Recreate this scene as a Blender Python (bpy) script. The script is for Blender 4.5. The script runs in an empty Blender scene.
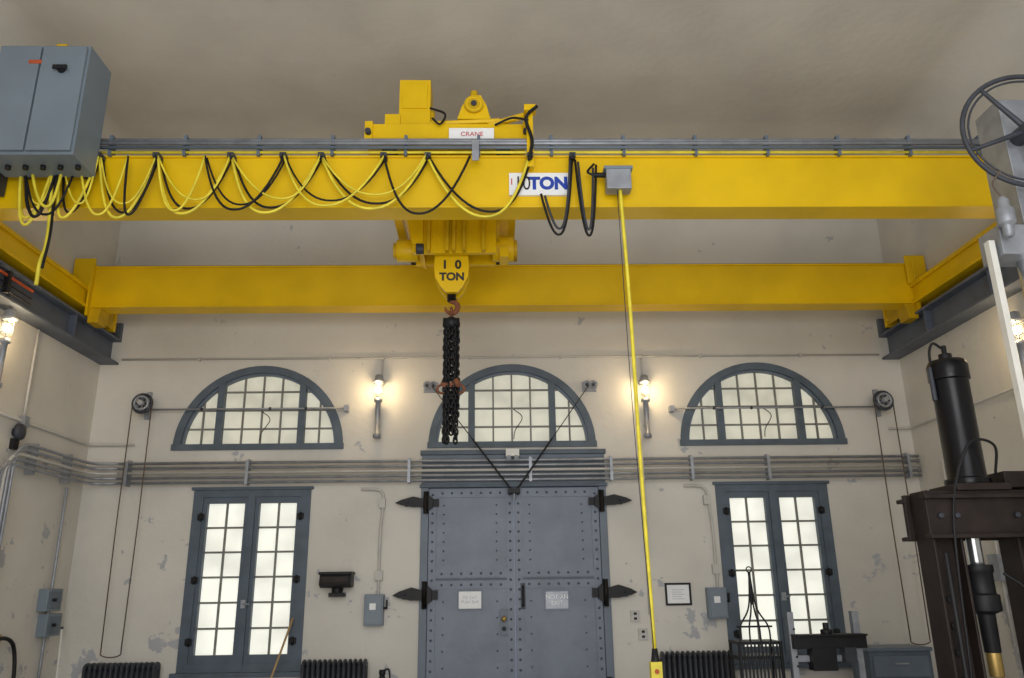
import bpy, bmesh, math, random
from mathutils import Vector, Matrix
random.seed(4)
rad=math.radians
# ---------------------------------------------------------------- camera
C=Vector((-0.28,0,1.7)); TH=rad(17.3); PSI=rad(1.5); RHO=rad(0.8); FPX=800.0
F=Vector((math.sin(PSI)*math.cos(TH),math.cos(PSI)*math.cos(TH),math.sin(TH)))
R0=Vector((math.cos(PSI),-math.sin(PSI),0)); U0=R0.cross(F)
R=R0*math.cos(RHO)-U0*math.sin(RHO); U=R0*math.sin(RHO)+U0*math.cos(RHO)
cam=bpy.data.cameras.new('camera'); cam.sensor_width=36; cam.lens=FPX/1024*36
co=bpy.data.objects.new('camera',cam); bpy.context.collection.objects.link(co)
M=Matrix((R,U,-F)).transposed().to_4x4(); M.translation=C; co.matrix_world=M
bpy.context.scene.camera=co
D=10.9; XL=-5.75; XR=5.55; ZC=7.7; YB=-4.0
def P(px,py,Y=D):      # survey helper: point on a plane parallel to the back wall
    d=F+R*((px-512)/FPX)+U*((339-py)/FPX); return C+d*((Y-C.y)/d.y)
def PX(px,py,X):       # point on a plane parallel to the side walls
    d=F+R*((px-512)/FPX)+U*((339-py)/FPX); return C+d*((X-C.x)/d.x)
# ---------------------------------------------------------------- materials
MATS={}
def mat(name,col,rough=.5,metal=0,var=.12,scale=6,bump=.0,bscale=40,emit=None,es=0,col2=None,spec=None):
    m=bpy.data.materials.new(name); m.use_nodes=True; nt=m.node_tree; b=nt.nodes['Principled BSDF']
    tc=nt.nodes.new('ShaderNodeTexCoord'); nz=nt.nodes.new('ShaderNodeTexNoise'); nz.inputs['Scale'].default_value=scale; nz.inputs['Detail'].default_value=6
    nt.links.new(tc.outputs['Object'],nz.inputs['Vector'])
    mx=nt.nodes.new('ShaderNodeMix'); mx.data_type='RGBA'
    c=Vector(col[:3]); c2=Vector(col2) if col2 else c*(1-2.2*var)
    mx.inputs[6].default_value=(*c2,1); mx.inputs[7].default_value=(*(c*(1+var*.5)),1)
    cr=nt.nodes.new('ShaderNodeMapRange'); cr.inputs[1].default_value=.3; cr.inputs[2].default_value=.62
    nt.links.new(nz.outputs['Fac'],cr.inputs[0]); nt.links.new(cr.outputs[0],mx.inputs[0])
    nt.links.new(mx.outputs[2],b.inputs['Base Color'])
    b.inputs['Roughness'].default_value=rough; b.inputs['Metallic'].default_value=metal
    if spec is not None: b.inputs['Specular IOR Level'].default_value=spec
    if bump:
        n2=nt.nodes.new('ShaderNodeTexNoise'); n2.inputs['Scale'].default_value=bscale
        nt.links.new(tc.outputs['Object'],n2.inputs['Vector'])
        bp=nt.nodes.new('ShaderNodeBump'); bp.inputs['Strength'].default_value=bump; bp.inputs['Distance'].default_value=.02
        nt.links.new(n2.outputs['Fac'],bp.inputs['Height']); nt.links.new(bp.outputs['Normal'],b.inputs['Normal'])
    if emit:
        b.inputs['Emission Strength'].default_value=es
        me=nt.nodes.new('ShaderNodeMix'); me.data_type='RGBA'
        me.inputs[6].default_value=(*[k*(1-3*var) for k in emit],1); me.inputs[7].default_value=(*emit,1)
        nt.links.new(cr.outputs[0],me.inputs[0]); nt.links.new(me.outputs[2],b.inputs['Emission Color'])
    MATS[name]=m; return m
def wallmat(name,col,patch,thr,pscale=2.3,low=False):
    m=mat(name,col,.75,0,.06,.8,.25,9,spec=.25); nt=m.node_tree; b=nt.nodes['Principled BSDF']
    src=b.inputs['Base Color'].links[0].from_socket
    tc=[n for n in nt.nodes if n.type=='TEX_COORD'][0]
    nz=nt.nodes.new('ShaderNodeTexNoise'); nz.inputs['Scale'].default_value=pscale; nz.inputs['Detail'].default_value=9; nz.inputs['Roughness'].default_value=.65
    nt.links.new(tc.outputs['Object'],nz.inputs['Vector'])
    mr=nt.nodes.new('ShaderNodeMapRange'); mr.inputs[1].default_value=thr; mr.inputs[2].default_value=thr+.02
    nt.links.new(nz.outputs['Fac'],mr.inputs[0]); fac=mr.outputs[0]
    if low:
        sp=nt.nodes.new('ShaderNodeSeparateXYZ'); nt.links.new(tc.outputs['Object'],sp.inputs[0])
        m2=nt.nodes.new('ShaderNodeMapRange'); m2.inputs[1].default_value=3.4; m2.inputs[2].default_value=1.4
        nt.links.new(sp.outputs['Z'],m2.inputs[0])
        m3=nt.nodes.new('ShaderNodeMath'); m3.operation='MULTIPLY_ADD'; m3.inputs[1].default_value=.075; nt.links.new(m2.outputs[0],m3.inputs[0])
        nt.links.new(nz.outputs['Fac'],m3.inputs[2]); nt.links.new(m3.outputs[0],mr.inputs[0])
    mx=nt.nodes.new('ShaderNodeMix'); mx.data_type='RGBA'; mx.inputs[7].default_value=(*patch,1)
    nt.links.new(fac,mx.inputs[0]); nt.links.new(src,mx.inputs[6]); nt.links.new(mx.outputs[2],b.inputs['Base Color'])
wallmat('plaster',(.66,.635,.58),(.42,.43,.45),.655,2.6,True)
wallmat('ceiling_paint',(.68,.655,.60),(.62,.61,.59),.70,1.0)
mat('concrete',(.34,.33,.32),.8,0,.15,2,.3)
mat('yellow',(.80,.515,.002),.40,0,.06,1.5,.05,30,spec=.3)
mat('yellow2',(.62,.39,.004),.5,0,.12,5,spec=.3)
mat('cable_yellow',(.86,.72,.05),.45)
mat('cable_black',(.010,.010,.012),.5,spec=.3)
mat('frame',(.085,.115,.15),.55,0,.1,4)
mat('doorpaint',(.155,.185,.245),.42,0,.09,2.5,.08,25)
mat('steelblue',(.12,.155,.20),.45,0,.08,3)
mat('cabinet',(.18,.225,.27),.45,0,.05,2)
mat('runway_grey',(.11,.13,.17),.55,0,.12,3)
mat('galv',(.33,.35,.39),.45,.4,.1,8)
mat('paintpipe',(.54,.53,.50),.6,0,.06,4)
mat('dark',(.012,.012,.014),.5,spec=.3)
mat('iron',(.045,.05,.065),.55,.2,.12,8)
mat('pressbrown',(.026,.018,.016),.5,.0,.2,6,spec=.25)
mat('pressblack',(.004,.004,.006),.3,spec=.3)
mat('rust',(.24,.08,.035),.7,.1,.2,20)
mat('orange',(.55,.09,.02),.6)
mat('brass',(.50,.34,.11),.4,.6)
mat('chrome',(.6,.62,.65),.2,.9,.03)
mat('rope',(.12,.09,.07),.8)
mat('whitepaint',(.72,.71,.66),.5,0,.04)
mat('paper',(.86,.87,.88),.6,0,.02)
mat('bluetext',(.008,.05,.40),.5)
mat('redtext',(.6,.02,.02),.5)
mat('black_text',(.02,.02,.02),.5)
mat('muntin',(.22,.22,.20),.6)
mat('glass_bright',(.5,.5,.46),.4,0,.09,2.2,emit=(.82,.82,.72),es=.95)
mat('glass_arch',(.4,.4,.34),.4,0,.09,2.4,emit=(.52,.50,.40),es=.80)
mat('wood',(.45,.30,.14),.6)
mat('bulb',(1,.8,.5),.4,0,0,1,emit=(1,.74,.36),es=22)
# ---------------------------------------------------------------- builder
class B:
    def __init__(s,name,bevel=0): s.name=name; s.bm=bmesh.new(); s.ms=[]; s.bevel=bevel
    def mi(s,m):
        if m not in s.ms: s.ms.append(m)
        return s.ms.index(m)
    def face(s,vs,m,sm=False):
        try: f=s.bm.faces.new(vs)
        except ValueError: return
        f.material_index=s.mi(m); f.smooth=sm
    def box(s,a,b,m,mx=None):
        a=Vector(a);b=Vector(b)
        lo=[min(a[i],b[i]) for i in range(3)];hi=[max(a[i],b[i]) for i in range(3)]
        v=[]
        for z in(lo[2],hi[2]):
            for x,y in((lo[0],lo[1]),(hi[0],lo[1]),(hi[0],hi[1]),(lo[0],hi[1])):
                p=Vector((x,y,z)); p=mx@p if mx else p; v.append(s.bm.verts.new(p))
        for q in((3,2,1,0),(4,5,6,7),(0,1,5,4),(1,2,6,5),(2,3,7,6),(3,0,4,7)): s.face([v[i] for i in q],m)
    def cbox(s,c,sz,m):
        c=Vector(c); h=Vector(sz)/2; s.box(c-h,c+h,m)
    def prism(s,pts,axis,a,b,m):
        def mk(p,t):
            return {'y':(p[0],t,p[1]),'x':(t,p[0],p[1]),'z':(p[0],p[1],t)}[axis]
        A=[s.bm.verts.new(mk(p,a)) for p in pts];Bv=[s.bm.verts.new(mk(p,b)) for p in pts]
        s.face(A,m); s.face(Bv[::-1],m); n=len(pts)
        for i in range(n): s.face([A[i],Bv[i],Bv[(i+1)%n],A[(i+1)%n]],m)
    def tube(s,pts,r,m,seg=8,closed=False):
        pts=[Vector(p) for p in pts]; n=len(pts); rings=[]; nrm=None
        for i in range(n):
            if closed: t=pts[(i+1)%n]-pts[i-1]
            else: t=pts[min(i+1,n-1)]-pts[max(i-1,0)]
            t.normalize()
            if nrm is None:
                nrm=t.orthogonal().normalized()
            else:
                nrm=nrm-t*nrm.dot(t); nrm.normalize()
            bi=t.cross(nrm); rr=r[i] if isinstance(r,(list,tuple)) else r
            rings.append([s.bm.verts.new(pts[i]+(nrm*math.cos(k*2*math.pi/seg)+bi*math.sin(k*2*math.pi/seg))*rr) for k in range(seg)])
        L=n if closed else n-1
        for i in range(L):
            a=rings[i];b=rings[(i+1)%n]
            for k in range(seg): s.face([a[k],a[(k+1)%seg],b[(k+1)%seg],b[k]],m,True)
        if not closed: s.face(rings[0][::-1],m); s.face(rings[-1],m)
    def cyl(s,a,b,r,m,seg=20): s.tube([a,b],r,m,seg)
    def lathe(s,o,ax,prof,m,seg=24):
        o=Vector(o);ax=Vector(ax).normalized(); s.tube([o+ax*p[0] for p in prof],[max(p[1],.0005) for p in prof],m,seg)
    def sphere(s,c,r,m,u=12,v=8,sc=(1,1,1)):
        g=bmesh.ops.create_uvsphere(s.bm,u_segments=u,v_segments=v,radius=r,matrix=Matrix.Translation(c)@Matrix.Diagonal((*sc,1)))
        for f in {f for w in g['verts'] for f in w.link_faces}: f.material_index=s.mi(m); f.smooth=True
    def ring(s,c,ax,R_,r,m,seg=32,seg2=8):
        ax=Vector(ax).normalized(); u=ax.orthogonal().normalized(); w=ax.cross(u); c=Vector(c)
        s.tube([c+(u*math.cos(2*math.pi*i/seg)+w*math.sin(2*math.pi*i/seg))*R_ for i in range(seg)],r,m,seg2,True)
    def sector(s,cx,cz,r0,r1,y0,y1,m,n=32,a0=0,a1=math.pi):
        q=[]
        for i in range(n+1):
            a=a0+(a1-a0)*i/n; c_,s_=math.cos(a),math.sin(a)
            q.append([s.bm.verts.new((cx+r*c_,y,cz+r*s_)) for r,y in((r0,y0),(r1,y0),(r1,y1),(r0,y1))])
        for i in range(n):
            for k in range(4): s.face([q[i][k],q[i][(k+1)%4],q[i+1][(k+1)%4],q[i+1][k]],m)
        s.face(q[0],m); s.face(q[-1][::-1],m)
    def text(s,txt,loc,size,m,th=.003,rot=None,bold=0.0,sx=1.0):
        cu=bpy.data.curves.new('t','FONT'); cu.body=txt; cu.size=size; cu.align_x='CENTER'; cu.align_y='CENTER'; cu.extrude=th; cu.offset=bold
        o=bpy.data.objects.new('t',cu); bpy.context.collection.objects.link(o); bpy.context.view_layer.update()
        me=bpy.data.meshes.new_from_object(o.evaluated_get(bpy.context.evaluated_depsgraph_get()))
        me.transform(Matrix.Translation(loc)@Matrix.Rotation(math.pi/2,4,'X')@Matrix.Diagonal((sx,1,1,1)))
        n0=len(s.bm.faces); s.bm.from_mesh(me); s.bm.faces.ensure_lookup_table(); k=s.mi(m)
        for f in s.bm.faces[n0:]: f.material_index=k
        bpy.data.objects.remove(o)
    def done(s,world=False):
        bm=s.bm
        if not bm.verts: return
        bmesh.ops.recalc_face_normals(bm,faces=bm.faces[:])
        lo=Vector([min(v.co[i] for v in bm.verts) for i in range(3)]);hi=Vector([max(v.co[i] for v in bm.verts) for i in range(3)])
        o=(lo+hi)/2
        if world: o=Vector((0,0,0))
        bmesh.ops.translate(bm,verts=bm.verts[:],vec=-o)
        me=bpy.data.meshes.new(s.name); bm.to_mesh(me); bm.free()
        for m in s.ms: me.materials.append(MATS[m])
        ob=bpy.data.objects.new(s.name,me); ob.location=o; bpy.context.collection.objects.link(ob)
        if s.bevel:
            b=ob.modifiers.new('b','BEVEL'); b.width=s.bevel; b.segments=2; b.limit_method='ANGLE'; b.angle_limit=rad(50)
        return ob
def cat(pts,n=8):
    pts=[Vector(p) for p in pts]; q=[pts[0]*2-pts[1]]+pts+[pts[-1]*2-pts[-2]]; out=[]
    for i in range(1,len(q)-2):
        a,b,c,d=q[i-1:i+3]
        for k in range(n):
            t=k/n; out.append(.5*((2*b)+(c-a)*t+(2*a-5*b+4*c-d)*t*t+(3*b-a-3*c+d)*t**3))
    out.append(pts[-1]); return out
def fil(pts,r=.1,n=5):
    pts=[Vector(p) for p in pts]; out=[pts[0]]
    for i in range(1,len(pts)-1):
        a=(pts[i-1]-pts[i]);b=(pts[i+1]-pts[i]); ra=min(r,a.length*.45);rb=min(r,b.length*.45)
        p0=pts[i]+a.normalized()*ra;p2=pts[i]+b.normalized()*rb
        for k in range(n+1):
            t=k/n; out.append(p0*(1-t)**2+pts[i]*2*t*(1-t)+p2*t*t)
    out.append(pts[-1]); return out
# ---------------------------------------------------------------- room shell
AX=[-3.47,-0.01,3.46]; AR=1.14; AZ=3.57; WX=[(-4.26,-2.71),(2.73,4.26)]; WZ=(.74,3.0); DW=1.24; DH=3.5
cu=bpy.data.curves.new('wall_back','CURVE'); cu.dimensions='2D'; cu.fill_mode='BOTH'; cu.extrude=.2
def spl(pts):
    s=cu.splines.new('POLY'); s.points.add(len(pts)-1)
    for p,q in zip(s.points,pts): p.co=(q[0],q[1],0,1)
    s.use_cyclic_u=True
spl([(XL-.3,0),(-DW,0),(-DW,DH),(DW,DH),(DW,0),(XR+.3,0),(XR+.3,ZC+.3),(XL-.3,ZC+.3)])
for ax in AX: spl([(ax+AR*math.cos(math.pi*i/40),AZ+AR*math.sin(math.pi*i/40)) for i in range(41)])
for a,b in WX: spl([(a,WZ[0]),(b,WZ[0]),(b,WZ[1]),(a,WZ[1])])
t=bpy.data.objects.new('t',cu); bpy.context.collection.objects.link(t); bpy.context.view_layer.update()
me=bpy.data.meshes.new_from_object(t.evaluated_get(bpy.context.evaluated_depsgraph_get()))
me.transform(Matrix.Translation((0,D+.2,0))@Matrix.Rotation(math.pi/2,4,'X')); bpy.data.objects.remove(t)
me.materials.clear(); me.materials.append(MATS['plaster'])
wb=bpy.data.objects.new('wall_back',me); bpy.context.collection.objects.link(wb)
def simple(name,a,b,m):
    x=B(name); x.box(a,b,m); return x.done(True)
simple('wall_left',(XL-.3,YB,0),(XL,D,ZC+.3),'plaster')
simple('wall_right',(XR,YB,0),(XR+.3,D,ZC+.3),'plaster')
simple('wall_front',(XL-.3,YB-.3,0),(XR+.3,YB,ZC+.3),'plaster')
simple('floor',(XL-.3,YB-.3,-.2),(XR+.3,D+.4,0),'concrete')
simple('ceiling',(XL,YB,ZC),(XR,D,ZC+.3),'ceiling_paint')
# small plaster cove where ceiling meets the side walls (flat-shaded prism, many segments)
for nm,xw,sg in(('trim_1',XL,1),('trim_2',XR,-1)):
    x=B(nm); r=.5; pts=[(xw,ZC)]+[(xw+sg*(r-r*math.cos(a)),ZC-r+r*math.sin(a)) for a in [i*math.pi/48 for i in range(25)]]
    x.prism(pts,'y',YB,D,'ceiling_paint'); x.done(True)
# ---------------------------------------------------------------- arched windows
for i,ax in enumerate(AX):
    w=B('window_%d'%(i+1)); y0=D-.02;y1=D+.1
    w.sector(ax,AZ,AR-.09,AR+.01,y0,y1,'frame')
    w.sector(ax,AZ,AR-.12,AR-.09,y0+.04,y1,'steelblue')
    w.box((ax-AR-.02,y0-.02,AZ-.03),(ax+AR+.02,y1,AZ+.05),'frame')
    for sx in(-1,1):
        w.box((ax+sx*.56-.045,y0+.005,AZ),(ax+sx*.56+.045,y1,AZ+math.sqrt((AR-.05)**2-.6**2)),'frame')
    ym=D+.05; ri=AR-.1
    for dx in(-.26,0,.26,-.8,.8):
        w.box((ax+dx-.011,ym,AZ),(ax+dx+.011,ym+.04,AZ+math.sqrt(ri*ri-dx*dx)),'muntin')
    for dz in(.27,.53,.79):
        h=math.sqrt(ri*ri-dz*dz); w.box((ax-h,ym+.003,AZ+dz-.011),(ax+h,ym+.037,AZ+dz+.011),'muntin')
    w.prism([(ax+(AR-.02)*math.cos(math.pi*k/32),AZ+(AR-.02)*math.sin(math.pi*k/32)) for k in range(33)],'y',D+.085,D+.096,'glass_arch')
    q=Vector((ax+.04,D-.03,AZ+.5)); w.tube(cat([q+Vector((-.02,0,0)),q+Vector((.1,0,-.12)),q+Vector((.0,0,-.3)),q+Vector((-.02,0,-.42))]),.006,'dark',6)
    w.done()
for i,(a,b) in enumerate(WX):
    w=B('window_%d'%(i+4)); z0,z1=WZ; y0=D-.02;y1=D+.1; e=.13; cxm=(a+b)/2
    w.box((a,y0,z0),(a+e,y1,z1),'frame'); w.box((b-e,y0,z0),(b,y1,z1),'frame')
    w.box((a+e,y0+.003,z1-.09),(b-e,y1-.003,z1-.002),'frame'); w.box((a+e,y0+.003,z0+.002),(b-e,y1-.003,z0+.1),'frame')
    w.box((a-.06,y0-.05,z0-.06),(b+.06,y1-.05,z0-.002),'frame')
    w.box((a-.03,y0-.02,z1+.002),(b+.03,y1-.05,z1+.04),'frame')
    w.box((cxm-.045,y0-.01,z0+.01),(cxm+.045,y1-.01,z1-.01),'frame')
    for l,r in((a+e,cxm-.04),(cxm+.04,b-e)):
        s_=.055; zb_,zt_=z0+.1,z1-.09
        w.box((l,y0+.02,zb_),(l+s_,y1-.005,zt_),'frame'); w.box((r-s_,y0+.02,zb_),(r,y1-.005,zt_),'frame')
        w.box((l+s_,y0+.022,z1-.17),(r-s_,y1-.006,zt_),'frame'); w.box((l+s_,y0+.022,zb_),(r-s_,y1-.006,z0+.2),'frame')
        gl,gr,g0,g1=l+s_,r-s_,z0+.2,z1-.17
        m_=(gl+gr)/2; w.box((m_-.013,D+.05,g0),(m_+.013,D+.08,g1),'muntin')
        for k in range(1,6):
            z=g0+(g1-g0)*k/6; w.box((gl,D+.053,z-.013),(gr,D+.078,z+.013),'muntin')
        w.box((gl-.01,D+.082,g0-.01),(gr+.01,D+.090,g1+.01),'glass_bright')
    for xx in(a+.12,b-.12):
        for zz in(1.1,1.85,2.65): w.cyl((xx,y0-.014,zz-.05),(xx,y0-.014,zz+.05),.018,'dark',8); w.box((xx-.045,y0-.008,zz-.04),(xx+.045,y0-.001,zz+.04),'dark')
    w.box((cxm-.03,y0-.04,1.5),(cxm+.03,y0-.011,1.6),'galv'); w.cyl((cxm,y0-.04,1.55),(cxm+.08,y0-.04,1.55),.010,'galv',8)
    w.done()
# ---------------------------------------------------------------- door
fr=B('trim_3',.004)
for s in(-1,1): fr.box((s*1.14,D-.04,0),(s*1.24,D+.15,3.0),'steelblue')
fr.box((-1.24,D-.03,3.001),(1.24,D+.15,3.5),'steelblue')
fr.box((-1.26,D-.07,3.0),(1.26,D-.001,3.04),'frame'); fr.box((-1.26,D-.07,3.44),(1.26,D-.001,3.5),'frame')
for k in range(9): fr.sphere((-1.1+k*.275,D-.035,3.1),.014,'steelblue',6,4)
fr.done()
for li,s in enumerate((-1,1)):
    d=B('door_%d'%(li+1),.003)
    x0,x1=sorted((s*.006,s*1.135)); yf=D+.0
    d.box((x0,yf,.01),(x1,yf+.06,2.99),'doorpaint')
    bands=[(.012,.14),(1.70,1.80),(1.84,1.94),(2.87,2.988)]
    for za,zb in bands: d.box((x0+.002,yf-.014,za),(x1-.002,yf+.002,zb),'doorpaint')
    for xa in(x0,x1-.1,): d.box((xa+.001,yf-.018,.011),(xa+.099,yf+.003,2.989),'doorpaint')
    d.box((x0+.003,yf-.016,1.81),(x1-.003,yf+.001,1.83),'frame')
    xs=[x0+.05,x1-.05]
    for xx in xs:
        for k in range(24): d.sphere((xx,yf-.02,.1+k*.122),.017,'frame',7,4)
    for za,zb in bands:
        for k in range(1,8): d.sphere((x0+.05+(x1-x0-.1)*k/8,yf-.016,(za+zb)/2),.017,'frame',7,4)
    for xx in(x0+.2,x0+.9):
        for k in range(1,8):
            d.sphere((xx,yf-.002,1.94+k*.118),.013,'frame',6,4)
            d.sphere((xx,yf-.002,.14+k*.2),.013,'frame',6,4)
    for zz,h in((2.8,.11),(1.63,.13),(.45,.13)):
        X=lambda v:s*v
        pts=[(X(1.08),zz-h*.55),(X(1.08),zz+h*.55),(X(1.15),zz+h),(X(1.22),zz+h*.5),(X(1.34),zz+h*.75),(X(1.50),zz+h*.35),(X(1.58),zz),(X(1.50),zz-h*.25),(X(1.34),zz-h*.5),(X(1.22),zz-h*.5),(X(1.15),zz-h)]
        d.prism(pts,'y',D-.10,D-.045,'dark')
        d.box((X(1.0),yf-.04,zz-h*.45),(X(1.18),D-.05,zz+h*.45),'dark')
        d.cyl((X(1.17),D-.09,zz-h*1.3),(X(1.17),D-.09,zz+h*1.3),.035,'dark',12)
        d.box((X(1.27),D-.06,zz-h*.4),(X(1.45),D-.002,zz+h*.4),'dark')
        d.sphere((X(1.42),D-.11,zz+.01),.018,'iron',8,5)
    c=P(470 if s<0 else 557,600,D-.02)
    d.box((c.x-.165,yf-.019,c.z-.125),(c.x+.165,yf-.001,c.z+.125),'steelblue' if s<0 else 'doorpaint')
    d.box((c.x-.145,yf-.024,c.z-.105),(c.x+.145,yf-.018,c.z+.105),'paper' if s<0 else 'galv')
    d.text('TO EXIT\nPUSH BAR' if s<0 else 'NOT AN\nEXIT',(c.x,yf-.025,c.z),.05 if s<0 else .075,'galv' if s<0 else 'paper',.001)
    if s<0:
        h=P(504,622,D); d.box((h.x-.05,yf-.04,h.z-.16),(h.x+.05,yf-.019,h.z+.16),'steelblue')
        d.cyl((h.x,yf-.1,h.z+.04),(h.x,yf,h.z+.04),.025,'brass',12); d.sphere((h.x,yf-.1,h.z+.04),.035,'brass')
        d.cyl((h.x,yf-.05,h.z-.08),(h.x,yf-.03,h.z-.08),.03,'dark',12)
    else:
        h=P(523,596,D); d.tube(fil([(h.x,yf,h.z+.12),(h.x,yf-.07,h.z+.12),(h.x,yf-.07,h.z-.12),(h.x,yf,h.z-.12)],.03),.013,'dark',8); d.box((h.x-.03,yf-.025,h.z-.16),(h.x+.03,yf-.0185,h.z+.16),'iron')
    d.done()
b=B('door_cable_rigging',.002)
for s,px,py in((-1,431,388),(1,589,387)):
    c=P(px,py,D)
    b.box((c.x-.10,D-.03,c.z-.07),(c.x+.10,D,c.z+.07),'galv')
    b.ring((c.x-.045,D-.16,c.z),(0,1,0),.045,.015,'galv',16,6); b.ring((c.x+.045,D-.16,c.z),(0,1,0),.045,.015,'galv',16,6)
    b.cyl((c.x-.045,D-.18,c.z),(c.x-.045,D,c.z),.018,'iron'); b.cyl((c.x+.045,D-.18,c.z),(c.x+.045,D,c.z),.018,'iron')
    e=Vector((s*.04,D-.21,2.95)); st=Vector((c.x-s*.03,D-.21,c.z-.03))
    b.tube([st,e],.007,'dark',6); mid=st.lerp(e,.52); b.tube([mid,e],.013,'dark',6)
b.box((-.08,D-.24,2.90),(.08,D-.075,2.96),'dark'); b.cyl((0,D-.21,2.82),(0,D-.21,2.9),.012,'galv',8); b.done()
b=B('exit_light',.006); c=P(512,456,D); b.box((c.x-.09,D-.33,c.z-.05),(c.x+.09,D-.22,c.z+.05),'whitepaint'); b.cyl((c.x-.05,D-.36,c.z-.09),(c.x-.05,D-.27,c.z-.05),.035,'galv'); b.cyl((c.x+.05,D-.36,c.z-.09),(c.x+.05,D-.27,c.z-.05),.035,'galv'); b.box((c.x-.02,D-.24,3.43),(c.x+.02,D-.07,3.46),'galv'); b.done()
# ---------------------------------------------------------------- conduits
zs=[3.09,3.155,3.22,3.285,3.35]; yy=D-.12
b=B('conduit_bank')
for k,z in enumerate(zs):
    b.tube([(XR-.02,yy,z),(XL+.5,yy,z)],.019,'galv' if k!=2 else 'paintpipe',8)
for px in(131,250,410,530,610,690,766,905):
    x=P(px,470).x; b.box((x-.012,D-.1,3.06),(x+.012,D-.001 if abs(x)>1.27 else D-.075,3.40),'galv'); b.box((x-.02,D-.15,3.06),(x+.02,D-.142,3.38),'galv')
b.done()
b=B('side_conduit_bank')
for k,z in enumerate(zs):
    off=k*.07
    b.tube(fil([(XL+.49,yy,z),(XL+.14,yy,z),(XL+.14,8.75+off,z),(XL+.14,8.75+off,.3)],.3,7),.019,'galv' if k!=2 else 'paintpipe',8)
for y in(10.3,9.5): b.box((XL+.01,y-.015,3.04),(XL+.12,y+.015,3.40),'galv')
for z in(2.4,1.2): b.box((XL+.01,8.7,z-.02),(XL+.12,9.1,z+.02),'galv')
b.done()
b=B('high_conduit')
z=4.82; b.tube([(XL+.3,D-.03,z),(XR-.3,D-.03,z)],.014,'paintpipe',8)
for x in(-1.82,1.83):
    b.cyl((x,D-.03,4.56),(x,D-.03,4.82),.014,'paintpipe',8); b.sphere((x,D-.03,4.82),.03,'paintpipe')
for px in(200,330,470,560,700,800): b.box((P(px,360).x-.012,D-.05,z-.025),(P(px,360).x+.012,D,z+.025),'paintpipe')
b.done()
for bx,top,boxp in((381,470,(375,608)),(700,470,(715,601))):
    b=B('electrical_disconnect_box',.006); c=P(*boxp); w=.12
    b.box((c.x-w,D-.14,c.z-.21),(c.x+w,D,c.z+.17),'cabinet'); b.box((c.x-w+.02,D-.155,c.z-.19),(c.x+w-.02,D-.14,c.z+.15),'cabinet')
    b.cyl((c.x+w,D-.09,c.z),(c.x+w+.05,D-.09,c.z),.015,'dark',8); b.box((c.x+w+.03,D-.11,c.z-.0),(c.x+w+.05,D-.07,c.z+.1),'dark')
    b.box((c.x-.05,D-.16,c.z-.02),(c.x+.03,D-.155,c.z+.06),'paper')
    xt=P(bx,top).x
    b.tube(fil([(xt-.25,D-.05,2.99),(xt,D-.05,2.99),(xt+.06,D-.05,2.9),(c.x+.04,D-.05,2.4),(c.x+.04,D-.05,c.z+.15)],.1),.018,'paintpipe',8)
    b.box((xt-.0,D-.08,2.74),(xt+.08,D,2.86),'paintpipe'); b.box((c.x-.01,D-.07,c.z+.34),(c.x+.09,D,c.z+.46),'paintpipe')
    b.done()
b=B('conduit_riser'); x=P(640,440).x
b.tube(fil([(x-.02,D-.2,3.7),(x-.02,D-.2,2.2),(x-.02,D-.04,2.0),(x-.02,D-.04,1.35)],.1),.012,'paintpipe',8)
b.box((x-.035,D-.22,2.6),(x-.005,D,2.63),'galv'); b.done()
for px,py in((635,616),(643,634)):
    b=B('wall_outlet',.003); c=P(px,py); b.box((c.x-.06,D-.03,c.z-.07),(c.x+.06,D,c.z+.07),'paintpipe')
    for dz in(-.03,.03): b.box((c.x-.02,D-.035,c.z+dz-.015),(c.x+.02,D-.03,c.z+dz+.015),'dark')
    b.done()
# ---------------------------------------------------------------- wall lamps
def lamp(c,n):
    n=Vector(n); c=Vector(c); b=B('wall_lamp'); o=c+n*.14
    b.cyl(c+Vector((0,0,.12)),c+n*.14+Vector((0,0,.12)),.02,'galv',10)
    b.cyl(c+Vector((0,0,.12)),c+n*.015+Vector((0,0,.12)),.06,'galv',16)
    b.lathe(o+Vector((0,0,.22)),(0,0,-1),[(0,.01),(.02,.05),(.08,.06),(.1,.08),(.13,.085),(.135,.04)],'galv')
    b.sphere(o+Vector((0,0,0)),.042,'bulb',12,8,(1,1,1.25))
    for z in(.06,-.06): b.ring(o+Vector((0,0,z)),(0,0,1),.062,.005,'galv',20,5)
    for k in range(6):
        a=k*math.pi/3; v=Vector((math.cos(a)*.064,math.sin(a)*.064,0)); b.tube([o+v+Vector((0,0,.09)),o+v+Vector((0,0,-.06)),o+Vector((0,0,-.11))],.004,'galv',5)
    b.lathe(o+Vector((0,0,-.11)),(0,0,-1),[(0,.02),(.02,.06),(.06,.06),(.07,.035),(.5,.035),(.51,.055),(.56,.055),(.57,.02)],'galv',14)
    b.box(o+Vector((-.02,-.02,-.5)),c+Vector((.02,.02,-.46)),'galv')
    ob=b.done(); L=bpy.data.lights.new('lamp_light','POINT'); L.energy=11; L.color=(1,.74,.42); L.shadow_soft_size=.06
    lo=bpy.data.objects.new('lamp_light',L); lo.location=o+n*.13-ob.location; bpy.context.collection.objects.link(lo); lo.parent=ob
lamp(P(380,392),(0,-1,0)); lamp(P(643,392),(0,-1,0))
lamp(PX(-6,328,XL),(1,0,0)); lamp(PX(1030,330,XR),(-1,0,0))
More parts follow.
